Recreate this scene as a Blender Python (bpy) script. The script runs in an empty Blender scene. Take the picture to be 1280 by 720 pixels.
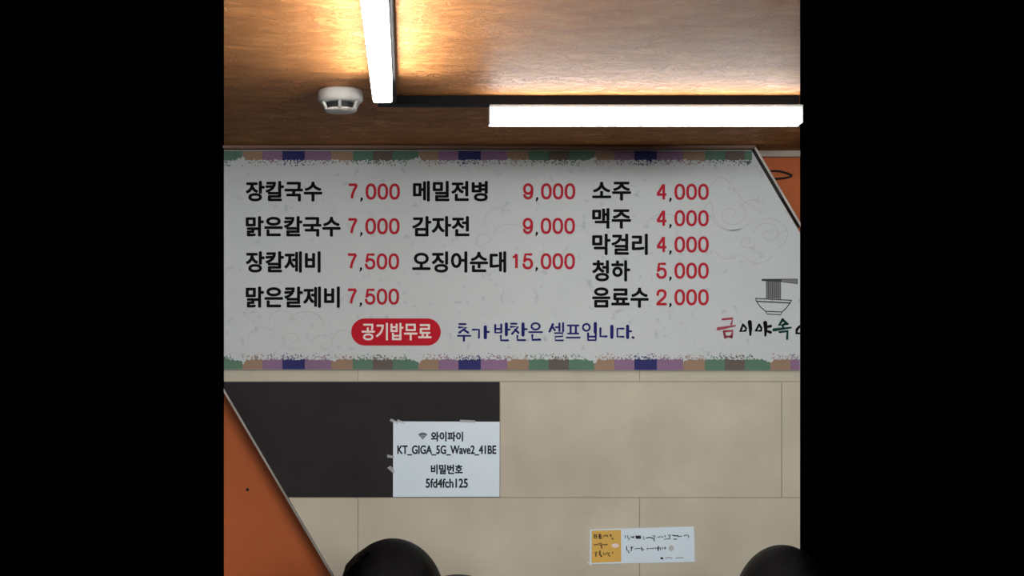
import bpy, bmesh, math, random
from mathutils import Vector, Matrix

random.seed(7)
scene = bpy.context.scene
C = scene.collection

# ------------------------------------------------------------------ camera, world, lights, exposure
FPX = 1761.0          # focal length in pixels of the 1280 px wide frame
CX, CY = 507.0, 450.0 # principal point of the (cropped) photograph
EYE = 1.60            # eye height
WALL = 3.0            # distance of the tiled wall

cam_d = bpy.data.cameras.new('camera')
cam = bpy.data.objects.new('camera', cam_d)
C.objects.link(cam)
cam.location = (0, 0, EYE)
cam.rotation_euler = (math.pi / 2, 0, 0)
cam_d.sensor_width = 36.0
cam_d.sensor_fit = 'HORIZONTAL'
cam_d.lens = 36.0 * FPX / 1280.0
cam_d.shift_x = (640 - CX) / 1280.0
cam_d.shift_y = (CY - 360) / 1280.0
cam_d.clip_start = 0.05
scene.camera = cam

world = bpy.data.worlds.new('world')
scene.world = world
world.use_nodes = True
world.node_tree.nodes['Background'].inputs[0].default_value = (0, 0, 0, 1)
world.node_tree.nodes['Background'].inputs[1].default_value = 0.0

scene.view_settings.view_transform = 'Standard'
scene.view_settings.look = 'None'
scene.view_settings.gamma = 1.0
scene.view_settings.use_curve_mapping = False
scene.view_settings.exposure = 1.0

TUBE_EMIT = 11.5        # crosswise lamp
TUBE_EMIT_LONG = 17.0   # lengthwise lamp

def fill_light(name, loc, sx, sy, watts, col=(1, 0.99, 0.97), aim=None):
    """unseen area light behind the camera, added to brighten the wall"""
    d = bpy.data.lights.new(name, 'AREA')
    d.shape = 'RECTANGLE'
    d.size, d.size_y = sx, sy
    d.energy = watts
    d.color = col
    o = bpy.data.objects.new(name, d)
    C.objects.link(o)
    o.location = loc
    if aim:
        o.rotation_euler = (Vector(aim) - Vector(loc)).to_track_quat('-Z', 'Y').to_euler()
    return o

fill_light('fill_light_near', (0.9, -0.55, 2.0), 1.4, 0.5, 22, aim=(0.5, 3.0, 0.9))  # added fill from behind the camera, brightens the board and tiles
fill_light('fill_light_far', (-0.6, -1.6, 2.0), 1.2, 0.5, 11, aim=(0.1, 3.0, 0.9))  # second added fill, weaker and further back

# ------------------------------------------------------------------ helpers
def P(px, py, d=WALL):
    return Vector(((px - CX) * d / FPX, d, EYE + (CY - py) * d / FPX))

CEIL = EYE + (CY - 183) * WALL / FPX

def lin(c):
    c = c / 255.0
    return c / 12.92 if c <= 0.04045 else ((c + 0.055) / 1.055) ** 2.4

def rgb(r, g, b):
    return (lin(r), lin(g), lin(b), 1)

def mat(name, col, rough=0.6, metal=0.0, var=0.0, scale=8.0, bump=0.0, bscale=40.0, spec=0.5, stretch=(1, 1, 1), coat=0.0):
    m = bpy.data.materials.new(name)
    m.use_nodes = True
    nt = m.node_tree
    b = nt.nodes['Principled BSDF']
    b.inputs['Roughness'].default_value = rough
    b.inputs['Metallic'].default_value = metal
    b.inputs['Specular IOR Level'].default_value = spec
    b.inputs['Coat Weight'].default_value = coat
    tc = nt.nodes.new('ShaderNodeTexCoord')
    mp = nt.nodes.new('ShaderNodeMapping')
    mp.inputs['Scale'].default_value = stretch
    nt.links.new(tc.outputs['Object'], mp.inputs['Vector'])
    n = nt.nodes.new('ShaderNodeTexNoise')
    n.inputs['Scale'].default_value = scale
    n.inputs['Detail'].default_value = 6
    nt.links.new(mp.outputs['Vector'], n.inputs['Vector'])
    r = nt.nodes.new('ShaderNodeValToRGB')
    v = max(var, 0.01)
    r.color_ramp.elements[0].position = 0.3
    r.color_ramp.elements[1].position = 0.7
    r.color_ramp.elements[0].color = (col[0] * (1 - v), col[1] * (1 - v), col[2] * (1 - v), 1)
    r.color_ramp.elements[1].color = (min(1, col[0] * (1 + v)), min(1, col[1] * (1 + v)), min(1, col[2] * (1 + v)), 1)
    nt.links.new(n.outputs['Fac'], r.inputs['Fac'])
    nt.links.new(r.outputs['Color'], b.inputs['Base Color'])
    if bump:
        n2 = nt.nodes.new('ShaderNodeTexNoise')
        n2.inputs['Scale'].default_value = bscale
        n2.inputs['Detail'].default_value = 5
        nt.links.new(mp.outputs['Vector'], n2.inputs['Vector'])
        bp = nt.nodes.new('ShaderNodeBump')
        bp.inputs['Strength'].default_value = bump
        bp.inputs['Distance'].default_value = 0.004
        nt.links.new(n2.outputs['Fac'], bp.inputs['Height'])
        nt.links.new(bp.outputs['Normal'], b.inputs['Normal'])
    return m

def emit_mat(name, col, strength):
    m = bpy.data.materials.new(name)
    m.use_nodes = True
    b = m.node_tree.nodes['Principled BSDF']
    b.inputs['Base Color'].default_value = (0.9, 0.9, 0.9, 1)
    b.inputs['Emission Color'].default_value = col
    b.inputs['Emission Strength'].default_value = strength
    return m

def mesh_obj(name, bm, mats, parent=None, smooth=False):
    bmesh.ops.recalc_face_normals(bm, faces=bm.faces)
    me = bpy.data.meshes.new(name)
    bm.to_mesh(me)
    bm.free()
    if not isinstance(mats, (list, tuple)):
        mats = [mats]
    for m in mats:
        me.materials.append(m)
    if smooth:
        for p in me.polygons:
            p.use_smooth = True
    o = bpy.data.objects.new(name, me)
    C.objects.link(o)
    if parent is not None:
        o.parent = parent
        o.matrix_parent_inverse = Matrix.Translation(-parent.location) if parent.type == 'EMPTY' and parent.rotation_euler.z == 0 else Matrix.Identity(4)
    return o

def tag(o, label, cat, group=None):
    o['label'] = label
    o['category'] = cat
    if group:
        o['group'] = group
    return o

def struct(o):
    o['kind'] = 'structure'
    return o

def empty(name, loc, label, cat, group=None, rotz=0):
    o = bpy.data.objects.new(name, None)
    o.empty_display_size = 0.05
    C.objects.link(o)
    o.location = loc
    o.rotation_euler = (0, 0, rotz)
    return tag(o, label, cat, group)

def add_box(bm, x0, x1, y0, y1, z0, z1, mi=0, bevel=0.0):
    vs = [bm.verts.new(p) for p in ((x0, y0, z0), (x1, y0, z0), (x1, y1, z0), (x0, y1, z0),
                                    (x0, y0, z1), (x1, y0, z1), (x1, y1, z1), (x0, y1, z1))]
    fs = [bm.faces.new([vs[i] for i in q]) for q in ((0, 3, 2, 1), (4, 5, 6, 7), (0, 1, 5, 4), (1, 2, 6, 5), (2, 3, 7, 6), (3, 0, 4, 7))]
    for f in fs:
        f.material_index = mi
    if bevel:
        es = list({e for f in fs for e in f.edges})
        r = bmesh.ops.bevel(bm, geom=es, offset=bevel, segments=2, profile=0.5, affect='EDGES')
        for f in r['faces']:
            f.material_index = mi
    return fs

def add_slab(bm, pts, d0, d1, mi=0, dref=None):
    """polygon given in pixels at distance dref, as a slab between depths d0 (front) and d1 (back)"""
    dref = dref or d0
    q = [P(x, y, dref) for x, y in pts]
    f = [bm.verts.new((v.x, d0, v.z)) for v in q]
    b = [bm.verts.new((v.x, d1, v.z)) for v in q]
    n = len(q)
    fs = [bm.faces.new(f), bm.faces.new(list(reversed(b)))]
    for i in range(n):
        fs.append(bm.faces.new((f[i], b[i], b[(i + 1) % n], f[(i + 1) % n])))
    for k in fs:
        k.material_index = mi
    return fs

def add_poly(bm, pts, d, mi=0):
    f = bm.faces.new([bm.verts.new(P(x, y, d)) for x, y in pts])
    f.material_index = mi
    return f

def add_stroke(bm, pts, d, mi=0, w=None, cap=True):
    """flat ink stroke in pixels; pts are (x, y) or (x, y, width)"""
    q = [(p[0], p[1], p[2] if len(p) > 2 else w) for p in pts]
    L, R = [], []
    n = len(q)
    for i in range(n):
        a = q[max(i - 1, 0)]
        b = q[min(i + 1, n - 1)]
        t = Vector((b[0] - a[0], b[1] - a[1]))
        if t.length < 1e-6:
            t = Vector((1, 0))
        t.normalize()
        nrm = Vector((-t.y, t.x)) * q[i][2] / 2
        L.append((q[i][0] + nrm.x, q[i][1] + nrm.y))
        R.append((q[i][0] - nrm.x, q[i][1] - nrm.y))
    for i in range(n - 1):
        add_poly(bm, [L[i], L[i + 1], R[i + 1], R[i]], d, mi)
    if cap:
        for k in (0, n - 1):
            r = q[k][2] / 2
            add_poly(bm, [(q[k][0] + r * math.cos(a * math.pi / 4), q[k][1] + r * math.sin(a * math.pi / 4)) for a in range(8)], d - 0.00003, mi)

def clip_poly(poly, clip):
    """Sutherland-Hodgman, convex clip, both in pixel space (clockwise on screen)"""
    out = poly
    m = len(clip)
    for i in range(m):
        a, b = clip[i], clip[(i + 1) % m]
        inp, out = out, []
        if not inp:
            return []
        def side(p):
            return (b[0] - a[0]) * (p[1] - a[1]) - (b[1] - a[1]) * (p[0] - a[0])
        for j in range(len(inp)):
            p, q = inp[j], inp[(j + 1) % len(inp)]
            sp, sq = side(p), side(q)
            if sp >= 0:
                out.append(p)
            if (sp >= 0) != (sq >= 0):
                t = sp / (sp - sq)
                out.append((p[0] + t * (q[0] - p[0]), p[1] + t * (q[1] - p[1])))
    return out

def add_tube(bm, pts, r, seg=8, mi=0, radii=None):
    rings = []
    n = len(pts)
    pts = [Vector(p) for p in pts]
    prev = None
    for i in range(n):
        t = (pts[min(i + 1, n - 1)] - pts[max(i - 1, 0)]).normalized()
        if prev is None:
            up = Vector((0, 0, 1)) if abs(t.z) < 0.9 else Vector((1, 0, 0))
            a = t.cross(up).normalized()
        else:
            a = (prev - t * prev.dot(t)).normalized()
        prev = a
        b = t.cross(a)
        rr = radii[i] if radii else r
        rings.append([bm.verts.new(pts[i] + rr * (a * math.cos(2 * math.pi * k / seg) + b * math.sin(2 * math.pi * k / seg))) for k in range(seg)])
    for i in range(n - 1):
        for k in range(seg):
            f = bm.faces.new((rings[i][k], rings[i][(k + 1) % seg], rings[i + 1][(k + 1) % seg], rings[i + 1][k]))
            f.material_index = mi
    bm.faces.new(rings[0]).material_index = mi
    bm.faces.new(rings[-1]).material_index = mi

def add_lathe(bm, prof, centre, seg=48, mi=0):
    rings = []
    c = Vector(centre)
    for r, z in prof:
        if r < 1e-6:
            rings.append([bm.verts.new(c + Vector((0, 0, z)))])
        else:
            rings.append([bm.verts.new(c + Vector((r * math.cos(2 * math.pi * k / seg), r * math.sin(2 * math.pi * k / seg), z))) for k in range(seg)])
    for i in range(len(rings) - 1):
        A, B = rings[i], rings[i + 1]
        for k in range(seg):
            a, a2 = A[k % len(A)], A[(k + 1) % len(A)]
            b, b2 = B[k % len(B)], B[(k + 1) % len(B)]
            vs = []
            for v in (a, a2, b2, b):
                if v not in vs:
                    vs.append(v)
            if len(vs) >= 3:
                bm.faces.new(vs).material_index = mi

def text_bm(body, x0, y0, x1, y1, d, bold=0.0):
    """lettering fitted into a pixel box at depth d"""
    cu = bpy.data.curves.new('lettering', 'FONT')
    cu.body = body
    cu.resolution_u = 4
    to = bpy.data.objects.new('lettering', cu)
    C.objects.link(to)
    dg = bpy.context.evaluated_depsgraph_get()
    dg.update()
    me = bpy.data.meshes.new_from_object(to.evaluated_get(dg))
    bpy.data.objects.remove(to)
    bpy.data.curves.remove(cu)
    xs = [v.co.x for v in me.vertices]
    ys = [v.co.y for v in me.vertices]
    ax, bx, ay, by = min(xs), max(xs), min(ys), max(ys)
    for v in me.vertices:
        px = x0 + (v.co.x - ax) / (bx - ax) * (x1 - x0)
        py = y1 - (v.co.y - ay) / (by - ay) * (y1 - y0)
        v.co = P(px, py, d)
    bm = bmesh.new()
    bm.from_mesh(me)
    if bold:                       # heavier strokes: the same lettering laid over itself, spread by a fraction of a pixel
        k = d / FPX
        for i in range(8):
            a = i * math.pi / 4
            m2 = me.copy()
            m2.transform(Matrix.Translation((bold * k * math.cos(a), -0.00002 * (i + 1), bold * k * math.sin(a))))
            bm.from_mesh(m2)
            bpy.data.meshes.remove(m2)
    bpy.data.meshes.remove(me)
    return bm

def text(name, body, box, d, m, parent, bold=0.0):
    return mesh_obj(name, text_bm(body, *box, d, bold), m, parent)

# ------------------------------------------------------------------ materials
def ceiling_material():
    m = bpy.data.materials.new('varnished_brown_ceiling')
    m.use_nodes = True
    nt = m.node_tree
    b = nt.nodes['Principled BSDF']
    tc = nt.nodes.new('ShaderNodeTexCoord')
    mp = nt.nodes.new('ShaderNodeMapping')
    mp.inputs['Scale'].default_value = (0.8, 1.25, 1)
    nt.links.new(tc.outputs['Object'], mp.inputs['Vector'])
    n = nt.nodes.new('ShaderNodeTexNoise')
    n.inputs['Scale'].default_value = 14
    n.inputs['Detail'].default_value = 8
    n.inputs['Roughness'].default_value = 0.65
    nt.links.new(mp.outputs['Vector'], n.inputs['Vector'])
    r = nt.nodes.new('ShaderNodeValToRGB')
    r.color_ramp.elements[0].position = 0.3
    r.color_ramp.elements[1].position = 0.7
    r.color_ramp.elements[0].color = rgb(190, 122, 70)
    r.color_ramp.elements[1].color = rgb(226, 158, 96)
    nt.links.new(n.outputs['Fac'], r.inputs['Fac'])
    # thin curling ridges of the rough board
    n2 = nt.nodes.new('ShaderNodeTexNoise')
    n2.inputs['Scale'].default_value = 17
    n2.inputs['Detail'].default_value = 7
    n2.inputs['Roughness'].default_value = 0.62
    n2.inputs['Distortion'].default_value = 1.6
    nt.links.new(mp.outputs['Vector'], n2.inputs['Vector'])
    rr = nt.nodes.new('ShaderNodeValToRGB')
    el = rr.color_ramp.elements
    el[0].position, el[0].color = 0.40, (0.25, 0.25, 0.25, 1)
    el[1].position, el[1].color = 0.62, (0.3, 0.3, 0.3, 1)
    for pos, v in ((0.455, 0.35), (0.475, 0.95), (0.50, 0.25), (0.545, 0.3), (0.56, 0.8), (0.58, 0.2)):
        e = el.new(pos)
        e.color = (v, v, v, 1)
    nt.links.new(n2.outputs['Fac'], rr.inputs['Fac'])
    mx = nt.nodes.new('ShaderNodeMix')          # the raised fibres are a paler wood
    mx.data_type = 'RGBA'
    mx.inputs[7].default_value = rgb(240, 190, 132)
    sc = nt.nodes.new('ShaderNodeMath')
    sc.operation = 'MULTIPLY_ADD'
    sc.use_clamp = True
    sc.inputs[1].default_value = 0.75
    sc.inputs[2].default_value = -0.2
    nt.links.new(rr.outputs['Color'], sc.inputs[0])
    nt.links.new(sc.outputs[0], mx.inputs[0])
    nt.links.new(r.outputs['Color'], mx.inputs[6])
    nt.links.new(mx.outputs[2], b.inputs['Base Color'])
    bp = nt.nodes.new('ShaderNodeBump')
    bp.inputs['Strength'].default_value = 0.85
    bp.inputs['Distance'].default_value = 0.008
    nt.links.new(rr.outputs['Color'], bp.inputs['Height'])
    nt.links.new(bp.outputs['Normal'], b.inputs['Normal'])
    b.inputs['Roughness'].default_value = 0.5
    b.inputs['Specular IOR Level'].default_value = 0.075
    return m

def panel_material():
    m = mat('white_sign_panel', rgb(203, 210, 212), 0.5, var=0.02, scale=14, spec=0.3)
    nt = m.node_tree
    b = nt.nodes['Principled BSDF']
    old = b.inputs['Base Color'].links[0].from_socket
    tc = [n for n in nt.nodes if n.type == 'TEX_COORD'][0]
    n = nt.nodes.new('ShaderNodeTexNoise')
    n.inputs['Scale'].default_value = 62
    n.inputs['Detail'].default_value = 3
    nt.links.new(tc.outputs['Object'], n.inputs['Vector'])
    r = nt.nodes.new('ShaderNodeValToRGB')
    r.color_ramp.elements[0].position, r.color_ramp.elements[0].color = 0.62, (1, 1, 1, 1)
    r.color_ramp.elements[1].position, r.color_ramp.elements[1].color = 0.74, (0.80, 0.81, 0.83, 1)
    nt.links.new(n.outputs['Fac'], r.inputs['Fac'])
    mx = nt.nodes.new('ShaderNodeMix')
    mx.data_type = 'RGBA'
    mx.blend_type = 'MULTIPLY'
    mx.inputs[0].default_value = 1.0
    nt.links.new(old, mx.inputs[6])
    nt.links.new(r.outputs['Color'], mx.inputs[7])
    nt.links.new(mx.outputs[2], b.inputs['Base Color'])
    return m

M = dict(
    ceiling=ceiling_material(),
    orange=mat('orange_painted_wall', rgb(188, 98, 52), 0.6, spec=0.2, var=0.06, scale=5, bump=0.15, bscale=60),
    grout=mat('tile_joint', rgb(172, 164, 146), 0.9, var=0.1),
    tile=mat('beige_stone_tile', rgb(200, 193, 175), 0.6, spec=0.25, var=0.12, scale=7, bump=0.08, bscale=30),
    dark_tile=mat('charcoal_stone_tile', rgb(45, 42, 44), 0.6, spec=0.12, var=0.2, scale=7, bump=0.08, bscale=30),
    metal=mat('brushed_edge_trim', rgb(136, 132, 126), 0.4, metal=0.7, var=0.3, scale=25, stretch=(1, 1, 0.3)),
    black=mat('black_fixings_and_gap', rgb(16, 15, 16), 0.7),
    moulding=mat('pale_moulding', rgb(176, 160, 146), 0.5, var=0.08),
    brownmould=mat('brown_moulding', rgb(150, 116, 100), 0.5, var=0.08),
    track=mat('black_track', rgb(14, 12, 15), 0.7, spec=0.15),
    white=mat('white_plastic', rgb(222, 224, 222), 0.45),
    dark=mat('dark_grille', rgb(40, 44, 46), 0.6),
    greyplast=mat('grey_plastic', rgb(196, 200, 198), 0.5),
    panel=panel_material(),
    ink=mat('black_ink', rgb(12, 12, 15), 0.8, spec=0.12),
    red=mat('red_ink', rgb(188, 42, 58), 0.8, spec=0.12),
    pill=mat('red_badge', rgb(198, 34, 50), 0.8, spec=0.12),
    pale=mat('pale_lettering', rgb(240, 226, 220), 0.5),
    blue=mat('navy_ink', rgb(34, 38, 112), 0.8, spec=0.12),
    b_green=mat('border_green', rgb(96, 130, 112), 0.7, spec=0.15, var=0.06),
    b_grey=mat('border_grey', rgb(108, 98, 92), 0.7, spec=0.15, var=0.06),
    b_tan=mat('border_tan', rgb(160, 134, 112), 0.7, spec=0.15, var=0.06),
    b_purple=mat('border_purple', rgb(144, 114, 146), 0.7, spec=0.15, var=0.06),
    b_blue=mat('border_blue', rgb(52, 54, 112), 0.7, spec=0.15, var=0.06),
    faint=mat('faint_grey_line', rgb(188, 192, 194), 0.5),
    smudge=mat('faint_grey_smudge', rgb(190, 193, 196), 0.5),
    pinkink=mat('dusty_red_ink', rgb(168, 78, 92), 0.8, spec=0.12),
    greenink=mat('dark_green_ink', rgb(18, 66, 58), 0.8, spec=0.12),
    drawing=mat('drawing_line', rgb(70, 74, 78), 0.8, spec=0.12),
    noodle=mat('noodle_grey', rgb(128, 130, 134), 0.8, spec=0.12),
    paper=mat('laminated_paper', rgb(222, 240, 254), 0.35, var=0.02, scale=20, bump=0.05, bscale=14),
    paperink=mat('dark_slate_ink', rgb(40, 48, 56), 0.8, spec=0.12),
    greyink=mat('grey_ink', rgb(110, 118, 124), 0.8, spec=0.12),
    yellow=mat('yellow_card', rgb(226, 180, 76), 0.45, var=0.04),
    brownink=mat('brown_ink', rgb(72, 54, 20), 0.6),
    hair=mat('black_hair', rgb(2, 2, 3), 0.4, spec=0.14, var=0.3, scale=40, bump=0.6, bscale=90, stretch=(6, 6, 0.5)),
    skin=mat('skin', rgb(214, 170, 144), 0.5, var=0.04),
    lips=mat('lips', rgb(176, 98, 92), 0.45),
    eye=mat('dark_eye', rgb(20, 16, 14), 0.2),
    greycloth=mat('pale_grey_cloth', rgb(168, 168, 154), 0.8, bump=0.2, bscale=200),
    knit=mat('charcoal_knit', rgb(52, 54, 60), 0.9, bump=0.3, bscale=160),
    navycloth=mat('navy_cloth', rgb(40, 46, 66), 0.9, bump=0.2, bscale=160),
    wood=mat('stool_wood', rgb(130, 88, 54), 0.5, var=0.15, scale=6, stretch=(1, 6, 1)),
    steel=mat('stool_steel', rgb(60, 60, 62), 0.35, metal=0.8),
    floor=mat('grey_floor', rgb(120, 112, 104), 0.5, var=0.08),
)
def clear_tape():
    m = bpy.data.materials.new('clear_tape')
    m.use_nodes = True
    b = m.node_tree.nodes['Principled BSDF']
    b.inputs['Base Color'].default_value = (0.9, 0.92, 0.95, 1)
    b.inputs['Roughness'].default_value = 0.12
    b.inputs['Alpha'].default_value = 0.3
    return m
M['tape'] = clear_tape()
M['tube'] = emit_mat('lit_diffuser', (1, 0.98, 0.95, 1), TUBE_EMIT)
M['tube_long'] = emit_mat('lit_diffuser', (1, 0.97, 0.92, 1), TUBE_EMIT_LONG)

# ------------------------------------------------------------------ the room
LX, RX = (280 - CX) / FPX, (1000 - CX) / FPX      # how far left and right the photo shows, per metre of distance

bm = bmesh.new()
y0, y1 = 0.9, 3.16
low = [bm.verts.new(p) for p in ((LX * y0, y0, CEIL), (RX * y0, y0, CEIL), (RX * y1, y1, CEIL), (LX * y1, y1, CEIL))]
up = [bm.verts.new(v.co + Vector((0, 0, 0.02))) for v in low]
bm.faces.new(low)
bm.faces.new(list(reversed(up)))
for i in range(4):
    bm.faces.new((low[i], up[i], up[(i + 1) % 4], low[(i + 1) % 4]))
struct(mesh_obj('ceiling', bm, M['ceiling']))

bm = bmesh.new()
add_box(bm, -1.6, 1.9, 0.0, 3.2, -0.05, 0.0)
struct(mesh_obj('floor', bm, M['floor']))

ORG = WALL + 0.06       # the orange wall lies behind the tiled cladding
bm = bmesh.new()
add_box(bm, LX * ORG, RX * ORG, ORG, ORG + 0.1, 0.0, CEIL)
struct(mesh_obj('wall_back', bm, M['orange']))

FLOORPX = CY + EYE * FPX / WALL
def diag_left(y):
    return 280 + (y - 485) * (138.0 / 235.0)
CLAD = [(280, 183.2), (936.5, 183.2), (1000, 290.5), (1000, FLOORPX - 0.2), (diag_left(FLOORPX), FLOORPX - 0.2), (280, 485)]
bm = bmesh.new()
add_slab(bm, CLAD, WALL + 0.003, ORG - 0.0005, 0, dref=WALL)
TW, TH = 352.0, 145.0
for row in range(-2, 6):
    ty = 477 + row * TH
    off = 273.0 if row % 2 == 0 else 447.5
    for k in range(-2, 4):
        tx = off + k * TW
        g = 0.45
        q = clip_poly([(tx + g, ty + g), (tx + TW - g, ty + g), (tx + TW - g, ty + TH - g), (tx + g, ty + TH - g)], CLAD)
        if len(q) > 2:
            add_slab(bm, q, WALL, WALL + 0.0028, 2 if (row == 0 and k == 0) else 1)
struct(mesh_obj('wall_tiled', bm, [M['grout'], M['tile'], M['dark_tile']]))

# metal edge trims of the cladding, along its two diagonals
def edge_trim(name, a, b, w, mats, parent=None, d0=WALL - 0.004, d1=ORG - 0.001, shift=0.0):
    t = Vector((b[0] - a[0], b[1] - a[1])).normalized()
    n = Vector((t.y, -t.x))
    a = (a[0] + n.x * shift, a[1] + n.y * shift)
    b = (b[0] + n.x * shift, b[1] + n.y * shift)
    bm = bmesh.new()
    q = [a, b, (b[0] + n.x * w, b[1] + n.y * w), (a[0] + n.x * w, a[1] + n.y * w)]
    if sum(q[i][0] * q[(i + 1) % 4][1] - q[(i + 1) % 4][0] * q[i][1] for i in range(4)) < 0:
        q.reverse()
    q = clip_poly(q, [(280, 183.2), (1000, 183.2), (1000, FLOORPX - 0.2), (280, FLOORPX - 0.2)])
    add_slab(bm, q, d0, d1, 0, dref=WALL)
    return mesh_obj(name, bm, mats, parent)
struct(edge_trim('trim_1', (diag_left(1385), 1385), (276, 485 - 4 * 235 / 138), 2.6, M['metal'], shift=0.2))
t2 = struct(edge_trim('trim_2', (936.5, 183.2), (1003, 296.1), 2.8, M['metal'], shift=3.6))
edge_trim('gap_shade_strip', (940, 189), (975, 249), 3.2, M['black'], t2, d0=WALL - 0.003, d1=WALL + 0.01, shift=0.2)  # black strip standing in for the shade in the gap beside the board

# mouldings where the walls meet the ceiling
bm = bmesh.new()
add_box(bm, P(280, 0).x, P(941, 0).x, WALL - 0.026, WALL - 0.0005, P(0, 187.6).z, CEIL - 0.0005, 0, 0.002)
struct(mesh_obj('trim_3', bm, M['brownmould']))
bm = bmesh.new()
add_box(bm, P(946, 0, ORG).x, RX * ORG - 0.002, ORG - 0.012, ORG - 0.0005, P(0, 197, ORG).z, CEIL - 0.0005, 0, 0.002)
struct(mesh_obj('trim_4', bm, M['moulding']))

# ------------------------------------------------------------------ menu board
BF = WALL - 0.010          # front of the board
BI = BF - 0.0004           # ink
bm = bmesh.new()
add_slab(bm, [(280, 188), (939.5, 188), (1000, 292), (1000, 463.2), (280, 461.9)], BF, WALL - 0.0006, 0)
board = mesh_obj('menu_board', bm, M['panel'])
tag(board, 'long white menu board with coloured torn-paper borders and Korean prices on the tiled wall', 'menu board')

SEG = [('b_tan', 25), ('b_purple', 25), ('b_blue', 28), ('b_purple', 33), ('b_tan', 27), ('b_green', 25), ('b_grey', 25), ('b_green', 32)]
KEYS = ['b_tan', 'b_purple', 'b_blue', 'b_green', 'b_grey']
def border(name, y_out, y_in, xmax, seed):
    rnd = random.Random(seed)
    bm = bmesh.new()
    sgn = 1 if y_in > y_out else -1
    x = 303.0 - 220
    while x < xmax:
        for key, w in SEG:
            xa, xb = x, x + w
            x = xb
            if xb <= 280 or xa >= xmax:
                continue
            mi = KEYS.index(key)
            u = max(xa, 280.0)
            end = min(xb, xmax)
            while u < end - 0.05:
                v = min(u + rnd.uniform(0.9, 2.2), end)
                h = rnd.uniform(-1.2, 0.9)
                pos = (u - 303) % 220
                if pos < 2.5 or pos > 217:
                    h -= 5.0 - min(pos, 220 - pos)
                elif pos > 208:
                    h -= (pos - 208) * 0.32
                elif 110 < pos < 115:
                    h -= 2.2
                h2 = h + rnd.uniform(-0.6, 0.6)
                yo = y_out + (0 if sgn > 0 else (u - 280) / 720 * 1.3)
                add_poly(bm, [(u, yo), (v, yo), (v, y_in + sgn * h2), (u, y_in + sgn * h)], BI, mi)
                u = v
            # specks of colour torn off the edge
            for _ in range(int(w * (1.3 if key in ('b_blue', 'b_grey') else 0.85))):
                sx = rnd.uniform(max(xa, 280.5), end - 0.8)
                if (sx - 303) % 220 > 205:
                    continue
                sy = y_in + sgn * (0.6 + abs(rnd.gauss(0, 3.2)))
                if abs(sy - y_in) > 7.5:
                    continue
                s = rnd.uniform(0.45, 1.05)
                add_poly(bm, [(sx - s, sy - s * 0.5), (sx + s * 0.7, sy - s), (sx + s, sy + s * 0.6), (sx - s * 0.4, sy + s)], BI, mi)
    return mesh_obj(name, bm, [M[k] for k in KEYS], board)
border('top_border', 188.6, 200.5, 940, 3)
border('bottom_border', 461.6, 449.0, 999.6, 5)

# faint printed clouds
def smooth(pts, n=5):
    out = []
    for i in range(len(pts) - 1):
        p0, p1, p2, p3 = pts[max(i - 1, 0)], pts[i], pts[i + 1], pts[min(i + 2, len(pts) - 1)]
        for k in range(n):
            t = k / n
            out.append(tuple(0.5 * (2 * p1[j] + (p2[j] - p0[j]) * t + (2 * p0[j] - 5 * p1[j] + 4 * p2[j] - p3[j]) * t * t + (3 * p1[j] - p0[j] - 3 * p2[j] + p3[j]) * t ** 3) for j in (0, 1)))
    return out + [pts[-1]]
def arc(cx, cy, r0, r1, a0, a1, n=18, sy=0.85):
    return [(cx + (r0 + (r1 - r0) * i / (n - 1)) * math.cos(math.radians(a0 + (a1 - a0) * i / (n - 1))),
             cy + sy * (r0 + (r1 - r0) * i / (n - 1)) * math.sin(math.radians(a0 + (a1 - a0) * i / (n - 1)))) for i in range(n)]
bm = bmesh.new()
curves = [
    smooth([(886, 236), (892, 227), (900, 222), (908, 225), (919, 237), (929, 251)]), smooth([(929, 253), (937, 255), (946, 262), (957, 268)]), smooth([(886, 236), (884, 246), (890, 254), (892, 268), (900, 282), (914, 288), (928, 286)]), arc(914, 268, 20, 3, -60, 420, 34), arc(914, 266, 27, 25, 20, 175),
    arc(893, 262, 12, 12, 90, 250), arc(945, 264, 20, 14, 200, 330), arc(960, 292, 18, 3, 180, 640, 34), arc(962, 294, 25, 21, 250, 420),
    arc(934, 302, 11, 3, 0, 420, 24), arc(985, 300, 14, 14, 190, 275), arc(945, 312, 22, 18, 20, 140), arc(908, 310, 18, 14, 30, 160),
    arc(624, 275, 18, 18, 150, 320), arc(640, 300, 26, 20, 200, 350), arc(606, 300, 13, 4, 90, 470, 24), arc(690, 310, 16, 12, 10, 170),
    arc(352, 402, 16, 16, 170, 330), arc(384, 408, 24, 20, 190, 360), arc(330, 424, 20, 16, 180, 320), arc(366, 424, 15, 3, 60, 480, 30),
    arc(405, 430, 16, 4, 180, 560, 26), arc(430, 424, 14, 12, 170, 330), arc(345, 440, 22, 18, 20, 160), arc(420, 444, 20, 18, 0, 120),
    arc(834, 290, 30, 24, 190, 330), arc(862, 296, 26, 20, 20, 120),
]
for k, c in enumerate(curves):
    c = [p for p in c if p[0] < 997 and p[1] < 444]
    if len(c) > 2:
        add_stroke(bm, c, BI + 0.0002, 0, 1.0, cap=False)
mesh_obj('cloud_pattern', bm, [M['faint'], M['smudge']], board)

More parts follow.
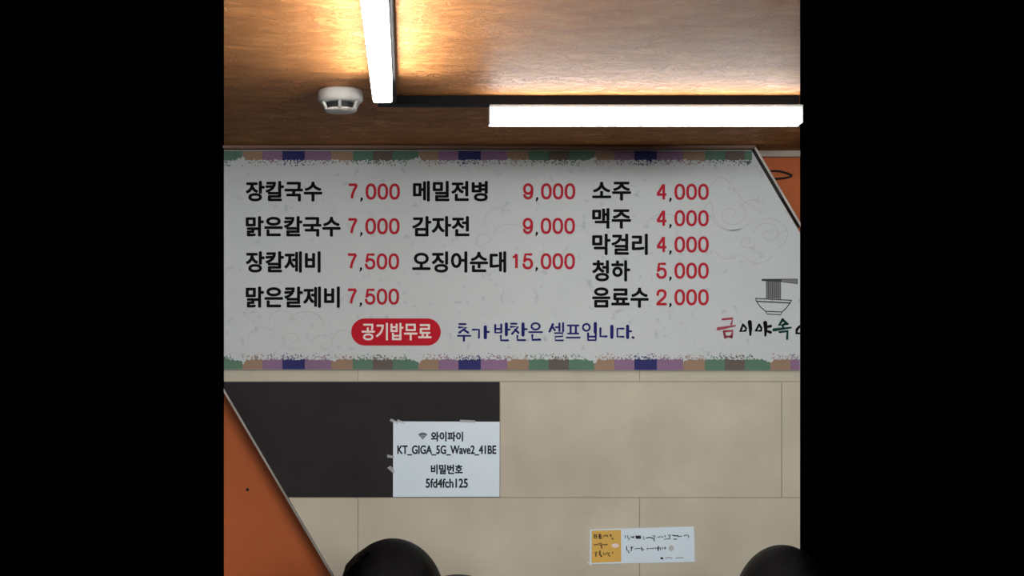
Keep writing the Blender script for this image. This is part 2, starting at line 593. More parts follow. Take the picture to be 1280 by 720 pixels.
ITEMS = [('장칼국수', 308, 227, 402, 251), ('맑은칼국수', 308, 271, 425, 295), ('장칼제비', 308, 315, 400, 340), ('맑은칼제비', 308, 359, 424, 384),
         ('메밀전병', 517, 227, 609, 251), ('감자전', 516, 271, 586, 295), ('오징어순대', 516, 315, 632, 340),
         ('소주', 741, 228, 788, 250), ('맥주', 741, 261, 788, 285), ('막걸리', 741, 293, 809, 318), ('청하', 741, 326, 787, 351), ('음료수', 741, 360, 810, 384)]
for body, *box in ITEMS:
    text('item_name', body, box, BI, M['ink'], board, 0.85)
def ell(cx, cy, rx, ry, a0, a1, n=20):
    return [(cx + rx * math.cos(math.radians(a0 + (a1 - a0) * i / n)), cy + ry * math.sin(math.radians(a0 + (a1 - a0) * i / n))) for i in range(n + 1)]
DIGIT = {
    '0': [[(0.5 + 0.5 * math.copysign(abs(math.cos(t)) ** 0.86, math.cos(t)), 0.5 + 0.5 * math.copysign(abs(math.sin(t)) ** 0.86, math.sin(t))) for t in [i * math.pi / 14 for i in range(29)]]],
    '1': [[(0.1, 0.2), (0.36, 0.17), (0.52, 0.0), (0.54, 0.02)], [(0.55, 0.0), (0.55, 1.0)]],
    '2': [smooth([(0.03, 0.32), (0.12, 0.09), (0.48, 0.0), (0.86, 0.08), (0.95, 0.3), (0.8, 0.52), (0.4, 0.74), (0.1, 0.9), (0.03, 1.0)]), [(0.0, 1.0), (1.0, 1.0)]],
    '4': [[(0.76, 1.06), (0.76, -0.06)], [(0.72, -0.02), (0.0, 0.69)], [(-0.06, 0.7), (1.08, 0.7)]],
    '5': [[(0.9, 0.0), (0.2, 0.0), (0.08, 0.5)], smooth([(0.08, 0.5), (0.26, 0.39), (0.52, 0.35), (0.85, 0.44), (0.98, 0.67), (0.86, 0.91), (0.5, 1.0), (0.14, 0.93), (0.0, 0.74)])],
    '7': [[(0.0, 0.0), (1.0, 0.0)], smooth([(1.0, 0.0), (0.66, 0.4), (0.46, 0.72), (0.38, 1.0)])],
    '9': [ell(0.5, 0.33, 0.48, 0.33, 0, 360), smooth([(0.98, 0.33), (0.97, 0.62), (0.84, 0.9), (0.5, 1.0), (0.18, 0.93), (0.05, 0.78)])],
}
PRICES = [('7,000', 500, 229.3), ('7,000', 499.6, 272.6), ('7,500', 499, 316.6), ('7,500', 499, 360.6),
          ('9,000', 719.2, 229), ('9,000', 718.8, 272.2), ('15,000', 718.8, 316.4),
          ('4,000', 886, 229.6), ('4,000', 886, 262.6), ('4,000', 886, 295.4), ('5,000', 886, 328.2), ('2,000', 886, 361.4)]
SW, DW, DH, PITCH = 3.3, 13.5, 20.4, 14.75
for body, xr, yt in PRICES:
    bm = bmesh.new()
    x = xr
    layer = 0
    for ch in reversed(body):
        if ch == ',':
            x -= 6.6
            add_stroke(bm, [(x + 3.0, yt + DH - 1.6, 2.9), (x + 3.1, yt + DH - 0.2, 2.6), (x + 1.8, yt + DH + 2.2, 1.2)], BI, 1)
            x -= 1.4
            continue
        w = DW
        x0 = x - w
        for st in DIGIT[ch]:
            add_stroke(bm, [(x0 + SW / 2 + px * (w - SW), yt + SW / 2 + py * (DH - SW)) for px, py in st], BI - 0.00004 * layer, 0, SW, cap=ch not in '1470')
            layer += 1
        x -= PITCH
    mesh_obj('price', bm, [M['red'], M['ink']], board)

# red badge
bm = bmesh.new()
pts = []
for k in range(25):
    a = math.radians(-90 + 180 * k / 24)
    pts.append((534 + 17 * math.cos(a), 415 + 17 * math.sin(a)))
for k in range(25):
    a = math.radians(90 + 180 * k / 24)
    pts.append((456 + 17 * math.cos(a), 415 + 17 * math.sin(a)))
add_slab(bm, pts, BI, BI + 0.0003, 0, dref=BI)
badge = mesh_obj('badge', bm, M['pill'], board)
badge['label'] = 'red rounded badge'
text('badge_lettering', '공기밥무료', (452.5, 404, 539, 425), BI - 0.0004, M['pale'], badge, 0.45)

# brush-lettered notice, traced stroke by stroke
bm = bmesh.new()
def z3(pts, w, ox=560.0):
    return [(ox + x / 10.667, 395 + y / 10.667, w) for x, y in pts]
def ring3(cx, cy, rx, ry, w, ox=560.0):
    return z3([(cx + rx * math.cos(k * math.pi / 10), cy + ry * math.sin(k * math.pi / 10)) for k in range(21)], w, ox)
A = 560.0
B = 680.0
for s in [
    z3([(150, 108), (235, 108)], 2.4), z3([(148, 152), (245, 152), (150, 222)], 2.8), z3([(205, 180), (270, 222)], 2.8), z3([(130, 264), (300, 264)], 2.2), z3([(212, 264), (212, 330)], 2.8),
    z3([(330, 182), (415, 182), (412, 290)], 2.6), z3([(498, 145), (498, 290)], 4.2), z3([(500, 212), (545, 212)], 2.4),
    z3([(630, 120), (630, 222), (710, 222), (710, 115)], 2.8), z3([(630, 172), (710, 172)], 2.4), z3([(778, 105), (778, 250)], 4.0), z3([(780, 180), (825, 180)], 2.4), z3([(705, 265), (705, 325), (800, 325)], 2.6),
    z3([(840, 103), (915, 103)], 2.4), z3([(838, 145), (935, 145), (855, 238)], 2.8), z3([(895, 180), (940, 225)], 2.8), z3([(1000, 105), (1000, 255)], 4.0), z3([(1002, 175), (1052, 175)], 2.4), z3([(925, 265), (925, 322), (1028, 322)], 2.6),
    ring3(1168, 138, 55, 42, 2.4), z3([(1080, 215), (1255, 215)], 2.2), z3([(1125, 255), (1125, 318), (1230, 315)], 2.8),
    z3([(118, 110), (75, 205)], 3.0, B), z3([(112, 145), (145, 190)], 2.6, B), z3([(155, 150), (195, 150)], 2.2, B), z3([(206, 100), (206, 200)], 2.6, B), z3([(255, 95), (255, 205)], 2.6, B),
    z3([(145, 228), (250, 228), (248, 272), (150, 276), (150, 325), (255, 325)], 2.2, B),
    z3([(315, 126), (462, 126)], 2.2, B), z3([(355, 130), (355, 230)], 2.6, B), z3([(425, 130), (425, 230)], 2.6, B), z3([(320, 234), (460, 234)], 2.2, B), z3([(300, 288), (478, 288)], 2.2, B),
    ring3(565, 152, 46, 46, 2.4, B), z3([(684, 100), (684, 215)], 4.0, B), z3([(588, 232), (588, 322), (690, 322), (690, 232)], 2.8, B), z3([(588, 275), (690, 275)], 2.4, B),
    z3([(752, 165), (752, 272), (835, 272)], 2.8, B), z3([(905, 138), (905, 285)], 4.2, B),
    z3([(1060, 168), (978, 168), (978, 276), (1060, 276)], 2.6, B), z3([(1115, 135), (1115, 288)], 4.0, B), z3([(1117, 204), (1165, 204)], 2.4, B), z3([(1183, 285), (1192, 290)], 3.0, B),
]:
    add_stroke(bm, s, BI)
mesh_obj('side_dish_notice', bm, M['blue'], board)

# shop logo: noodle bowl drawing and brush lettering
logo = mesh_obj('logo', (lambda b: (add_poly(b, [(944.5, 374.3), (989.5, 376), (984, 383), (977, 389), (959, 388.4), (950, 382)], BI + 0.0001), b)[1])(bmesh.new()), M['panel'], board)
bm = bmesh.new()
for s, w in [([(944.6, 373), (989.2, 375.4)], 1.3), ([(944.6, 373), (945.6, 376.6), (950, 383), (957, 389.2)], 1.2), ([(989.2, 375.4), (987.6, 378.6), (983, 385), (977.5, 390)], 1.2),
             ([(945.6, 376.6), (987.8, 378.8)], 1.6), ([(957, 389.2), (977.5, 390)], 1.2), ([(957, 389.2), (959, 392.6), (976, 393.4), (977.5, 390)], 1.2)]:
    add_stroke(bm, s, BI - 0.0002, 0, w)
mesh_obj('bowl_drawing', bm, M['drawing'], logo)
bm = bmesh.new()
add_poly(bm, [(957.5, 350.5), (976, 350.5), (976.2, 373.6), (957.6, 372.8)], BI - 0.0001, 0)
for k in range(8):
    x = 957.8 + k * 2.55
    add_stroke(bm, [(x, 350.5), (x + 0.25, 362), (x, 373.0 + k * 0.1)], BI - 0.0003, 1, 0.8, cap=False)
mesh_obj('noodles', bm, [M['noodle'], M['drawing']], logo)
bm = bmesh.new()
add_poly(bm, [(952, 348.6), (997, 348.4), (997, 355.2), (976, 352.4), (952, 351.2)], BI - 0.0004, 0)
add_poly(bm, [(977, 349.4), (996, 349.2), (996, 354.2), (977, 351.8)], BI - 0.0006, 1)
mesh_obj('chopsticks', bm, [M['drawing'], M['noodle']], logo)
def z5(pts, w=None):
    return [(890 + p[0] / 11.13, 385 + p[1] / 11.13, 1.2 * (p[2] if len(p) > 2 else w)) for p in pts]
bm = bmesh.new()
for s, mi in [
    (z5([(145, 158, 2.2), (285, 146, 3.0), (268, 230, 2.0)]), 0), (z5([(85, 290, 3.6), (325, 246, 1.6)]), 0),
    (z5([(165, 325, 2.4), (185, 410, 3.0)]), 0), (z5([(165, 325, 2.6), (285, 318, 2.6), (270, 405, 3.0)]), 0), (z5([(185, 398, 2.4), (270, 398, 2.4)]), 0),
    (z5([(430, 230, 2.0), (395, 325, 3.2), (470, 315, 2.6), (475, 280, 2.2), (430, 230, 2.4)]), 1), (z5([(525, 195, 4.4), (535, 290, 3.6), (533, 375, 2.2)]), 1),
    (z5([(655, 230, 2.0), (610, 320, 3.2), (685, 315, 2.6), (688, 280, 2.2), (655, 230, 2.4)]), 1), (z5([(740, 205, 4.4), (748, 290, 3.6), (742, 385, 2.2)]), 1),
    (z5([(775, 262, 2.6), (815, 252, 3.2)]), 1), (z5([(775, 325, 2.6), (815, 338, 3.2)]), 1),
    (z5([(985, 160, 3.0), (935, 240, 3.2), (1010, 225, 2.8), (1060, 232, 2.6), (985, 165, 2.6)]), 2), (z5([(860, 305, 3.4), (1100, 272, 1.8)]), 2),
    (z5([(985, 250, 2.4), (990, 290, 2.4)]), 2), (z5([(940, 335, 2.4), (1050, 322, 3.2), (1045, 430, 2.4)]), 2),
    (z5([(1218, 255, 2.4), (1180, 300, 3.0), (1175, 352, 3.0), (1218, 352, 2.2)]), 1),
]:
    add_stroke(bm, s, BI, mi)
mesh_obj('logo_lettering', bm, [M['pinkink'], M['ink'], M['greenink']], logo)

# ------------------------------------------------------------------ paper notices
WF = WALL - 0.0022
bm = bmesh.new()
add_slab(bm, [(491.5, 526.8), (624.6, 527.2), (624.4, 621), (491.2, 621.2)], WF, WALL - 0.0006)
wifi = mesh_obj('wifi_notice', bm, M['paper'])
tag(wifi, 'white laminated paper with network name and password over the charcoal tile', 'notice')
WI = WF - 0.0003
bm = bmesh.new()
add_poly(bm, [(528.4 + 8.2 * math.cos(math.radians(a)), 549.6 + 9.0 * math.sin(math.radians(a))) for a in range(-135, -44, 9)] + [(528.4, 549.6)], WI, 0)
for r in (3.0, 5.4):
    add_stroke(bm, [(528.4 + r * math.cos(math.radians(a)), 549.6 + r * math.sin(math.radians(a))) for a in range(-135, -44, 9)], WI - 0.0002, 1, 0.45, cap=False)
mesh_obj('wifi_symbol', bm, [M['greyink'], M['paper']], wifi)
text('heading', '와이파이', (539, 540, 578.5, 551.5), WI, M['paperink'], wifi, 0.45)
text('network_name', 'KT_GIGA_5G_Wave2_41BE', (497, 557, 620, 569), WI, M['paperink'], wifi, 0.4)
text('heading', '비밀번호', (539, 581, 578, 592.5), WI, M['paperink'], wifi, 0.45)
text('password', '5fd4fch125', (532.5, 598.5, 584.5, 609.5), WI, M['paperink'], wifi, 0.4)
for q in ([(489, 523), (498, 528), (497, 531), (487, 526)], [(497, 524), (507, 528), (506, 531), (496, 527)],
          [(488, 582), (494, 588), (492, 592), (484, 585)], [(484, 568), (493, 570), (493, 573), (484, 572)],
          [(575, 524.6), (594, 525.4), (594, 528.6), (575, 528)]):
    bm = bmesh.new()
    add_slab(bm, q, WI - 0.0006, WI - 0.0002)
    mesh_obj('tape', bm, M['tape'], wifi)

bm = bmesh.new()
add_slab(bm, [(737.5, 662.0), (867.5, 658.2), (868.6, 702.5), (737.0, 705.2)], WF, WALL - 0.0006)
review = mesh_obj('handwritten_notice', bm, M['paper'])
tag(review, 'small wide handwritten notice with a yellow left end on the lower tiles', 'notice')
bm = bmesh.new()
add_slab(bm, [(739.5, 663.4), (776.2, 662.4), (776.5, 702.2), (739.4, 703.6)], WI, WF - 0.0001)
yc = mesh_obj('yellow_card', bm, M['yellow'], review)
yc['label'] = 'yellow card with brown handwriting'
def z1(pts, w):
    return [(730 + x / 12.0, 652 + y / 12.0, w) for x, y in pts]
def z2(pts, w):
    return [(790 + x / 12.0, 652 + y / 12.0, w) for x, y in pts]
bm = bmesh.new()
for s in [z1([(155, 195), (155, 250), (190, 250), (188, 195), (155, 195)], 1.4), z1([(150, 222), (192, 222)], 1.2), z1([(230, 190), (228, 250), (262, 250)], 1.8), z1([(230, 220), (260, 218)], 1.2), z1([(248, 190), (248, 250)], 1.2),
          z1([(285, 225), (330, 205), (360, 225)], 1.0), z1([(310, 205), (350, 205)], 1.0), z1([(390, 190), (405, 230), (410, 205)], 1.4), z1([(418, 250), (440, 262)], 1.4),
          z1([(150, 350), (200, 345), (215, 335)], 1.2), z1([(225, 335), (260, 320), (270, 345), (235, 355)], 1.3), z1([(262, 355), (266, 400)], 1.5), z1([(285, 345), (330, 348), (352, 340)], 1.3),
          z1([(165, 465), (195, 460)], 1.2), z1([(178, 480), (180, 520)], 1.6), z1([(240, 445), (235, 490), (262, 520)], 2.0), z1([(290, 470), (292, 500), (312, 478), (318, 500), (335, 478)], 1.2),
          z1([(350, 470), (385, 468), (360, 500), (390, 515)], 1.4), z1([(425, 460), (432, 480)], 1.2)]:
    add_stroke(bm, s, WI - 0.0003)
mesh_obj('handwriting', bm, M['brownink'], yc)
bm = bmesh.new()
add_poly(bm, [(769 + 4.6 * math.cos(k * math.pi / 8), 682 + 2.7 * math.sin(k * math.pi / 8)) for k in range(16)], WI - 0.0003)
mesh_obj('sticker', bm, M['pale'], yc)['label'] = 'pale oval sticker'
bm = bmesh.new()
for s in [z1([(618, 210), (620, 245)], 0.9), z1([(650, 205), (655, 245), (690, 250), (660, 275)], 0.9), z1([(700, 225), (735, 240)], 1.0), z1([(745, 215), (745, 250)], 0.9),
          z2([(0, 230), (25, 235)], 1.0), z2([(60, 215), (60, 250), (130, 250), (128, 215), (60, 222)], 1.4), z2([(65, 235), (128, 235)], 1.6), z2([(175, 225), (180, 270)], 0.9),
          z2([(215, 245), (265, 235), (300, 245)], 1.3), z2([(310, 215), (345, 215), (335, 250), (300, 252)], 1.2), z2([(325, 255), (335, 292)], 1.2), z2([(385, 235), (430, 225), (470, 232)], 0.9), z2([(490, 205), (505, 235)], 0.9),
          z2([(480, 265), (575, 258)], 0.9), z2([(545, 205), (575, 200), (560, 240)], 1.3), z2([(612, 205), (655, 215), (690, 210)], 1.4), z2([(625, 265), (670, 262)], 1.2), z2([(690, 225), (745, 220)], 1.0), z2([(780, 215), (815, 200), (850, 210), (845, 240)], 1.1),
          z1([(640, 370), (640, 430), (670, 435)], 1.2), z1([(665, 455), (675, 465)], 1.4), z1([(715, 375), (708, 440)], 1.2), z1([(700, 395), (735, 385)], 0.9),
          z2([(40, 410), (100, 400), (130, 408)], 0.9), z2([(140, 380), (150, 440), (180, 425), (145, 400)], 1.1), z2([(220, 400), (250, 395), (230, 420)], 0.9), z2([(265, 405), (330, 400)], 0.9), z2([(345, 395), (385, 400)], 1.1), z2([(395, 375), (392, 432)], 1.6), z2([(410, 395), (430, 390), (425, 425)], 1.1), z2([(455, 385), (462, 415)], 0.9), z2([(480, 395), (510, 400)], 0.9), z2([(495, 380), (497, 415)], 0.9),
          z2([(440, 548), (456, 552)], 2.6), z2([(500, 550), (540, 540), (605, 545)], 0.7), z2([(660, 550), (720, 540), (775, 545)], 0.7)]:
    add_stroke(bm, s, WI)
mesh_obj('handwriting', bm, M['paperink'], review)
bm = bmesh.new()
add_poly(bm, [(790 + (590 + 40 * math.cos(k * math.pi / 8)) / 12, 652 + (400 + 45 * math.sin(k * math.pi / 8)) / 12) for k in range(16)], WI, 0)
mesh_obj('stamp', bm, M['smudge'], review)
bm = bmesh.new()
add_slab(bm, [(735, 702), (740, 706), (739, 708), (734, 704)], WI - 0.0006, WI - 0.0002)
mesh_obj('tape', bm, M['white'], review)

# ------------------------------------------------------------------ lamps on a black ceiling track
TRK = 0.015
LY = 2.42                 # distance of the crosswise lamp
L1X = -0.036              # lengthwise lamp
L1E = 2.23
bm = bmesh.new()
add_box(bm, L1X - 0.005, RX * LY - 0.001, LY, LY + 0.034, CEIL - TRK, CEIL - 0.0006, 0, 0.0015)
add_box(bm, L1X - 0.0125, L1X + 0.0205, 1.0, LY + 0.0335, CEIL - TRK + 0.0004, CEIL - 0.0006, 0, 0.0015)
track = mesh_obj('lighting_track', bm, M['track'])
tag(track, 'thin black lighting track on the brown ceiling above both lamps', 'lighting track')

def lamp(name, label, x0, x1, ya, yb, along, back_closed):
    zt = CEIL - TRK - 0.0006
    c = Vector(((x0 + x1) / 2, (ya + yb) / 2, zt))
    root = empty(name, c, label, 'ceiling lamp')
    bm = bmesh.new()
    hz = 0.0045
    if along == 'x':
        add_box(bm, x0, x1, ya, yb, zt - hz, zt, 0, 0.001)
        if back_closed:
            add_box(bm, x0, x1, yb - 0.003, yb, zt - 0.033, zt - hz, 0)
    else:
        add_box(bm, x0, x1, ya, yb, zt - hz, zt, 0, 0.001)
    mesh_obj('housing', bm, M['greyplast'], root)
    bm = bmesh.new()
    e = 0.002
    if along == 'x':
        add_box(bm, x0 + e, x1 - e, ya + 0.0005, yb - (0.0035 if back_closed else 0.0005), zt - 0.033, zt - hz - 0.0002, 0, 0.004)
    else:
        add_box(bm, x0 + 0.0005, x1 - 0.0005, ya + e, yb - e, zt - 0.033, zt - hz - 0.0002, 0, 0.004)
    mesh_obj('diffuser', bm, M['tube' if along == 'x' else 'tube_long'], root)
    for k in (0, 1):
        bm = bmesh.new()
        if along == 'x':
            xa = x0 if k == 0 else x1 - e
            add_box(bm, xa, xa + e, ya + 0.002, yb - 0.002, zt - 0.031, zt - hz - 0.0002)
        else:
            yy = ya if k == 0 else yb - e
            add_box(bm, x0 + 0.002, x1 - 0.002, yy, yy + e, zt - 0.031, zt - hz - 0.0002)
        mesh_obj('end_cap', bm, M['white'], root)
    return root
lamp('tube_lamp', 'lit white tube lamp running away lengthwise on the ceiling beside the smoke detector', L1X - 0.016, L1X + 0.0155, 1.0, L1E, 'y', False)
lamp('tube_lamp', 'lit white tube lamp running crosswise above the right half of the menu board', (612 - CX) / FPX * LY, RX * LY + 0.006, LY + 0.001, LY + 0.033, 'x', True)

# ------------------------------------------------------------------ smoke detector
DD = 2.37
dc = Vector(((425.5 - CX) / FPX * DD, DD, CEIL - 0.0005))
det = empty('smoke_detector', dc, 'round white smoke detector on the brown ceiling left of the lengthwise lamp', 'smoke detector')
bm = bmesh.new()
add_lathe(bm, [(0, 0), (0.034, 0), (0.0375, -0.003), (0.0385, -0.010), (0.038, -0.018), (0.035, -0.0215), (0.030, -0.0225), (0, -0.0225)], dc)
mesh_obj('base', bm, M['white'], det, True)
bm = bmesh.new()
add_lathe(bm, [(0.0, -0.0225), (0.0235, -0.0226), (0.0235, -0.033), (0, -0.033)], dc)
mesh_obj('sensor_mesh', bm, M['dark'], det)
bm = bmesh.new()
add_lathe(bm, [(0, -0.0325), (0.027, -0.0325), (0.0275, -0.0345), (0.024, -0.037), (0.012, -0.0385), (0, -0.0388)], dc)
mesh_obj('cap', bm, M['white'], det, True)
for k in range(6):
    a = math.radians(-90 + 60 * k)
    bm = bmesh.new()
    add_tube(bm, [dc + Vector((0.0325 * math.cos(a), 0.0325 * math.sin(a), -0.0215)), dc + Vector((0.029 * math.cos(a), 0.029 * math.sin(a), -0.028)), dc + Vector((0.0262 * math.cos(a), 0.0262 * math.sin(a), -0.0345))], 0.0028, 8)
    mesh_obj('rib', bm, M['white'], det, True)

# ------------------------------------------------------------------ small fixings on the orange wall
bm = bmesh.new()
loop = [P(x, y, ORG - 0.0035 - 0.0004 * k) for k, (x, y) in enumerate(smooth([(958, 215.5), (966, 213.6), (977, 214.4), (986, 217.2), (990, 219.4), (985, 221.6), (975, 223), (966, 223.4)], 3))]
add_tube(bm, loop, 0.002, 10)
hook = mesh_obj('cable_loop', bm, M['black'], None, True)
tag(hook, 'short black loop of cable on the orange wall beside the menu board corner', 'cable')
bm = bmesh.new()
sp = P(309.5, 612, ORG)
add_tube(bm, [sp + Vector((0, -0.0005, 0)), sp + Vector((0, -0.0018, 0)), sp + Vector((0, -0.0028, 0))], 0.0028, 14, 0, [0.0034, 0.0034, 0.0018])
tag(mesh_obj('screw', bm, M['black']), 'dark screw head in the orange wall at lower left', 'screw')

# ------------------------------------------------------------------ people seated below, only the tops of their heads reach the picture
def rot2(v, a):
    return Vector((v[0] * math.cos(a) - v[1] * math.sin(a), v[0] * math.sin(a) + v[1] * math.cos(a), v[2]))

def limb_mesh(nodes, edges, *_):
    """tapered limbs between joints (x, y, z, radius, sideways radius); welded into one skin by remesh"""
    out = bmesh.new()
    for i, j in edges:
        t = bmesh.new()
        for n in (nodes[i], nodes[j]):
            r = bmesh.ops.create_icosphere(t, subdivisions=3, radius=1.0)
            for v in r['verts']:
                v.co = Vector((n[0] + v.co.x * n[3], n[1] + v.co.y * (n[4] if len(n) > 4 else n[3]), n[2] + v.co.z * n[3]))
        h = bmesh.ops.convex_hull(t, input=list(t.verts))
        dead = [g for g in h['geom_interior'] if isinstance(g, bmesh.types.BMVert)]
        bmesh.ops.delete(t, geom=dead, context='VERTS')
        bmesh.ops.delete(t, geom=[v for v in t.verts if not v.link_faces], context='VERTS')
        bmesh.ops.recalc_face_normals(t, faces=t.faces)
        me = bpy.data.meshes.new('limb')
        t.to_mesh(me)
        t.free()
        out.from_mesh(me)
        bpy.data.meshes.remove(me)
    me = bpy.data.meshes.new('limbs')
    out.to_mesh(me)
    out.free()
    return me

def remesh(me, voxel):
    o = bpy.data.objects.new('r', me)
    C.objects.link(o)
    md = o.modifiers.new('r', 'REMESH')
    md.mode = 'VOXEL'
    md.voxel_size = voxel
    sm = o.modifiers.new('s', 'SMOOTH')
    sm.iterations = 5
    dg = bpy.context.evaluated_depsgraph_get()
    dg.update()
    r = bpy.data.meshes.new_from_object(o.evaluated_get(dg))
    bpy.data.objects.remove(o)
    bm = bmesh.new()               # keep the one outer surface
    bm.from_mesh(r)
    seen, best = set(), []
    for v in bm.verts:
        if v in seen:
            continue
        comp, todo = [], [v]
        seen.add(v)
        while todo:
            a = todo.pop()
            comp.append(a)
            for e in a.link_edges:
                b = e.other_vert(a)
                if b not in seen:
                    seen.add(b)
                    todo.append(b)
        if len(comp) > len(best):
            best = comp
    keep = set(best)
    bmesh.ops.delete(bm, geom=[v for v in bm.verts if v not in keep], context='VERTS')
    bm.to_mesh(r)
    bm.free()
    return r

def ball(bm, c, r, sx=1, sy=1, sz=1, seg=20):
    res = bmesh.ops.create_uvsphere(bm, u_segments=seg, v_segments=seg // 2, radius=r)
    for v in res['verts']:
        v.co = Vector((v.co.x * sx + c[0], v.co.y * sy + c[1], v.co.z * sz + c[2]))
    return res['verts']

def build_person():
    """meshes of a seated figure facing +X, seat at z 0.45, crown at z about 1.27, origin under the pelvis"""
    N, E = [], []
    def add(p, r, parent=None, r2=None):
        N.append((p[0], p[1], p[2], r, r2 or r))
        if parent is not None:
            E.append((parent, len(N) - 1))
        return len(N) - 1
    pel = add((0, 0, 0.54), 0.10, None, 0.13)
    waist = add((0.02, 0, 0.66), 0.085, pel, 0.11)
    chest = add((0.03, 0, 0.84), 0.10, waist, 0.135)
    upper = add((0.03, 0, 0.95), 0.075, chest, 0.11)
    neck = add((0.045, 0, 1.03), 0.045, upper)
    add((0.065, 0, 1.11), 0.045, neck)
    for s in (-1, 1):
        sh = add((0.03, s * 0.155, 0.945), 0.05, upper)
        el = add((0.10, s * 0.19, 0.70), 0.040, sh)
        wr = add((0.30, s * 0.13, 0.60), 0.026, el)
        add((0.34, s * 0.12, 0.59), 0.026, wr, 0.03)
        hip = add((0.06, s * 0.09, 0.53), 0.085, pel)
        kn = add((0.43, s * 0.10, 0.52), 0.06, hip)
        an = add((0.42, s * 0.10, 0.10), 0.036, kn)
        toe = add((0.50, s * 0.105, 0.035), 0.034, an)
        add((0.57, s * 0.11, 0.03), 0.030, toe)
    parts = [limb_mesh(N, E)]
    for s in (-1, 1):
        for f, (dy, ln) in enumerate(((-0.027, 0.060), (-0.009, 0.072), (0.009, 0.068), (0.026, 0.052))):
            b0 = Vector((0.345, s * 0.118 + dy, 0.592))
            parts.append(limb_mesh([(*b0, 0.009), (b0.x + 0.035, b0.y, b0.z - 0.002, 0.009), (b0.x + 0.035 + ln * 0.5, b0.y, b0.z - 0.012, 0.008), (b0.x + 0.035 + ln * 0.85, b0.y, b0.z - 0.032, 0.007)], [(0, 1), (1, 2), (2, 3)]))
        b0 = Vector((0.325, s * 0.118 - s * 0.02, 0.59))
        parts.append(limb_mesh([(*b0, 0.010), (b0.x + 0.03, b0.y - s * 0.022, b0.z - 0.004, 0.010), (b0.x + 0.062, b0.y - s * 0.030, b0.z - 0.016, 0.008)], [(0, 1), (1, 2)]))
    bm = bmesh.new()
    for p in parts:
        bm.from_mesh(p)
        bpy.data.meshes.remove(p)
    hc = Vector((0.075, 0, 1.16))
    hv = ball(bm, hc, 0.1, 0.86, 0.72, 1.0, 32)
    for v in hv:                      # jaw narrows towards the chin
        t = max(0, (hc.z - v.co.z) / 0.11)
        v.co.y *= 1 - 0.35 * t * t
        if v.co.x < hc.x:
            v.co.x += 0.03 * t
    ball(bm, (0.163, 0, 1.145), 0.013, 1.0, 0.9, 1.7, 12)       # nose
    ball(bm, (0.155, 0, 1.106), 0.012, 0.7, 1.9, 0.6, 12)       # mouth
    ball(bm, (0.143, 0, 1.072), 0.018, 0.9, 1.3, 0.8, 12)       # chin
    for s in (-1, 1):
        ball(bm, (0.070, s * 0.076, 1.150), 0.022, 0.7, 0.35, 1.25, 12)   # ears
        ball(bm, (0.143, s * 0.030, 1.183), 0.014, 0.6, 1.4, 0.5, 12)     # brows
    me = bpy.data.meshes.new('body')
    bm.to_mesh(me)
    bm.free()
    body = remesh(me, 0.0055)
    # clothes follow the body
    NT = [(0.0, 0, 0.53, 0.108, 0.138), (0.02, 0, 0.66, 0.10, 0.125), (0.03, 0, 0.84, 0.112, 0.148), (0.03, 0, 0.95, 0.088, 0.122), (0.042, 0, 1.0, 0.056, 0.060)]
    ET = [(0, 1), (1, 2), (2, 3), (3, 4)]
    for s in (-1, 1):
        k = len(NT)
        NT += [(0.03, s * 0.155, 0.947, 0.064, 0.064), (0.10, s * 0.19, 0.70, 0.052, 0.052), (0.275, s * 0.138, 0.61, 0.037, 0.037)]
        ET += [(3, k), (k, k + 1), (k + 1, k + 2)]
    top = remesh(limb_mesh(NT, ET), 0.008)
    NL = [(0, 0, 0.525, 0.105, 0.14)]
    EL = []
    for s in (-1, 1):
        k = len(NL)
        NL += [(0.06, s * 0.09, 0.53, 0.094, 0.094), (0.43, s * 0.10, 0.52, 0.071, 0.071), (0.42, s * 0.10, 0.14, 0.052, 0.052)]
        EL += [(0, k), (k, k + 1), (k + 1, k + 2)]
    legs = remesh(limb_mesh(NL, EL), 0.008)
    return body, top, legs

BODY, TOP, LEGS = build_person()
for me, m in ((BODY, 'skin'),):
    me.materials.clear()
    me.materials.append(M[m])
    for p in me.polygons:
        p.use_smooth = True

def hair_mesh(sx, sy, sz, drop, back, locks=()):
    """a cap of hair over the skull that hangs behind it; facing +X, centre at the origin"""
    bm = bmesh.new()
    vs = ball(bm, (0, 0, 0), 1.0, 1, 1, 1, 96)
    for v in vs:
        d = v.co.copy()
        x, y, z = d.x * sx, d.y * sy, d.z * sz
        lower = max(0.0, -d.z)
        if d.x < 0.25:                                   # hair hangs down at the sides and back
            z -= drop * lower
            x -= back * lower * (0.25 - d.x)
        else:                                            # open around the face
            x -= 0.085 * min(1, lower * 2.2) * d.x
        ang = math.atan2(d.y, d.x)
        z = max(z, -sz - 0.72 * drop)                    # cut straight at the ends
        k = 1 + 0.008 * math.sin(ang * 17 + 2 * math.sin(ang * 3)) * (1 - abs(d.z)) + 0.005 * math.sin(ang * 37 + d.z * 5) * (1 - abs(d.z))
        v.co = Vector((x * k, y * k, z))
    for q in locks:
        add_tube(bm, q, 0, 6, 0, [0.0035] + [0.003] * (len(q) - 2) + [0.0012])
    me = bpy.data.meshes.new('hair')
    bm.to_mesh(me)
    bm.free()
    me.materials.append(M['hair'])
    for p in me.polygons:
        p.use_smooth = True
    return me

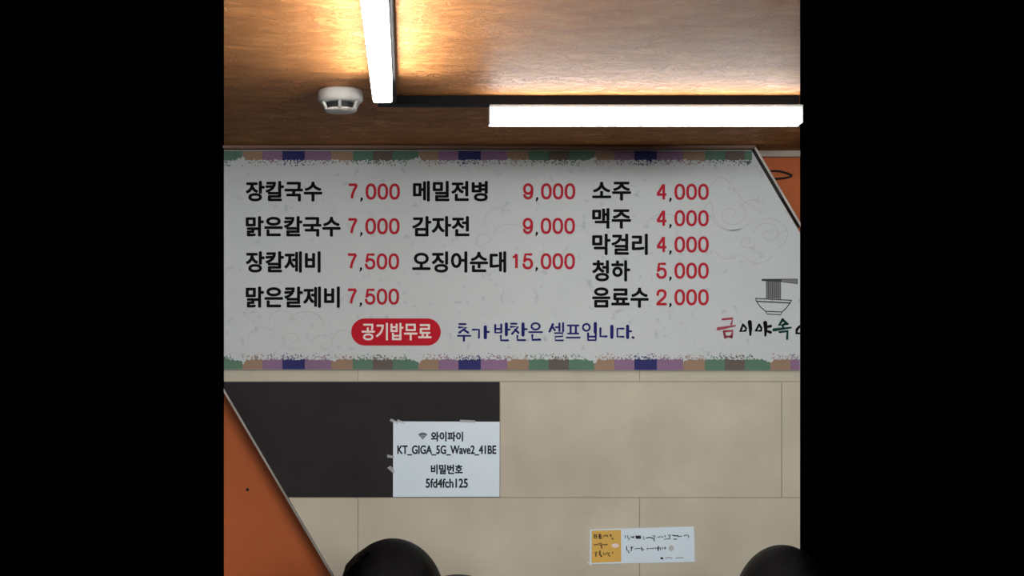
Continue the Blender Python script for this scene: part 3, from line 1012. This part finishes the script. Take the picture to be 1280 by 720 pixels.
def person(label, px, py, d, rotz, hair, cloth, tophair):
    crown = P(px, py, d)
    # the hair centre sits above the skull centre of the figure
    head = rot2((0.070, 0, 0), rotz)
    root = empty('person', (crown.x - head.x, crown.y - head.y, 0), label, 'person', None, rotz)
    lift = crown.z - (1.165 + tophair)
    for nm, me, m in (('body', BODY, None), ('sweater', TOP, cloth), ('trousers', LEGS, M['navycloth'])):
        me2 = me if m is None else me.copy()
        if m is not None:
            me2.materials.clear()
            me2.materials.append(m)
            for p in me2.polygons:
                p.use_smooth = True
        o = bpy.data.objects.new(nm, me2)
        C.objects.link(o)
        o.parent = root
        o.location = (0, 0, lift)
    h = bpy.data.objects.new('hair', hair)
    C.objects.link(h)
    h.parent = root
    h.location = (0.070, 0, 1.165 + lift)
    for s in (-1, 1):
        bm = bmesh.new()
        ball(bm, (0.1475, s * 0.030, 1.165), 0.0085, 0.7, 1.2, 0.6, 14)
        o = mesh_obj('eye', bm, M['eye'], None, True)
        o.parent = root
        o.location = (0, 0, lift)
    bm = bmesh.new()
    ball(bm, (0.1615, 0, 1.106), 0.008, 0.5, 2.3, 0.55, 14)
    o = mesh_obj('lips', bm, M['lips'], None, True)
    o.parent = root
    o.location = (0, 0, lift)
    # stool under the figure
    st = empty('stool', (root.location.x, root.location.y, 0), 'round wooden stool under ' + label.split(' at ')[0], 'stool')
    bm = bmesh.new()
    sz = min(v.co.z for v in LEGS.vertices if abs(v.co.x) < 0.13 and abs(v.co.y) < 0.14) + lift - 0.0015
    add_lathe(bm, [(0, 0), (0.13, 0), (0.14, -0.008), (0.14, -0.024), (0.13, -0.03), (0, -0.03)], (st.location.x, st.location.y, sz))
    mesh_obj('seat', bm, M['wood'], st)
    for k in range(4):
        a = math.pi / 4 + k * math.pi / 2
        bm = bmesh.new()
        b = Vector((st.location.x, st.location.y, 0))
        add_tube(bm, [b + Vector((0.10 * math.cos(a), 0.10 * math.sin(a), sz - 0.03)), b + Vector((0.15 * math.cos(a), 0.15 * math.sin(a), 0.0))], 0.011, 10)
        mesh_obj('leg', bm, M['steel'], st)
    return root

PI = math.pi
person('person with long black hair seated at the wall below the network password notice', 491, 673.2, 2.5, PI, hair_mesh(0.092, 0.086, 0.106, 0.20, 0.16, [[(0.040, -0.02 * j, 0.088), (0.066, -0.02 * j, 0.070), (0.083, -0.02 * j, 0.052), (0.091, -0.02 * j, 0.025), (0.092, -0.02 * j, -0.02), (0.094, -0.02 * j, -0.06)] for j in (0, 1, 2, -1, -2)]), M['knit'], 0.106)
person('person with glossy black hair seated at lower right corner', 979, 684.5, 2.3, PI / 2, hair_mesh(0.090, 0.080, 0.110, 0.12, 0.04), M['greycloth'], 0.106)
person('person whose black crown barely shows at bottom edge between the two other seated people', 573, 718.6, 1.75, PI, hair_mesh(0.090, 0.084, 0.106, 0.05, 0.02), M['knit'], 0.106)
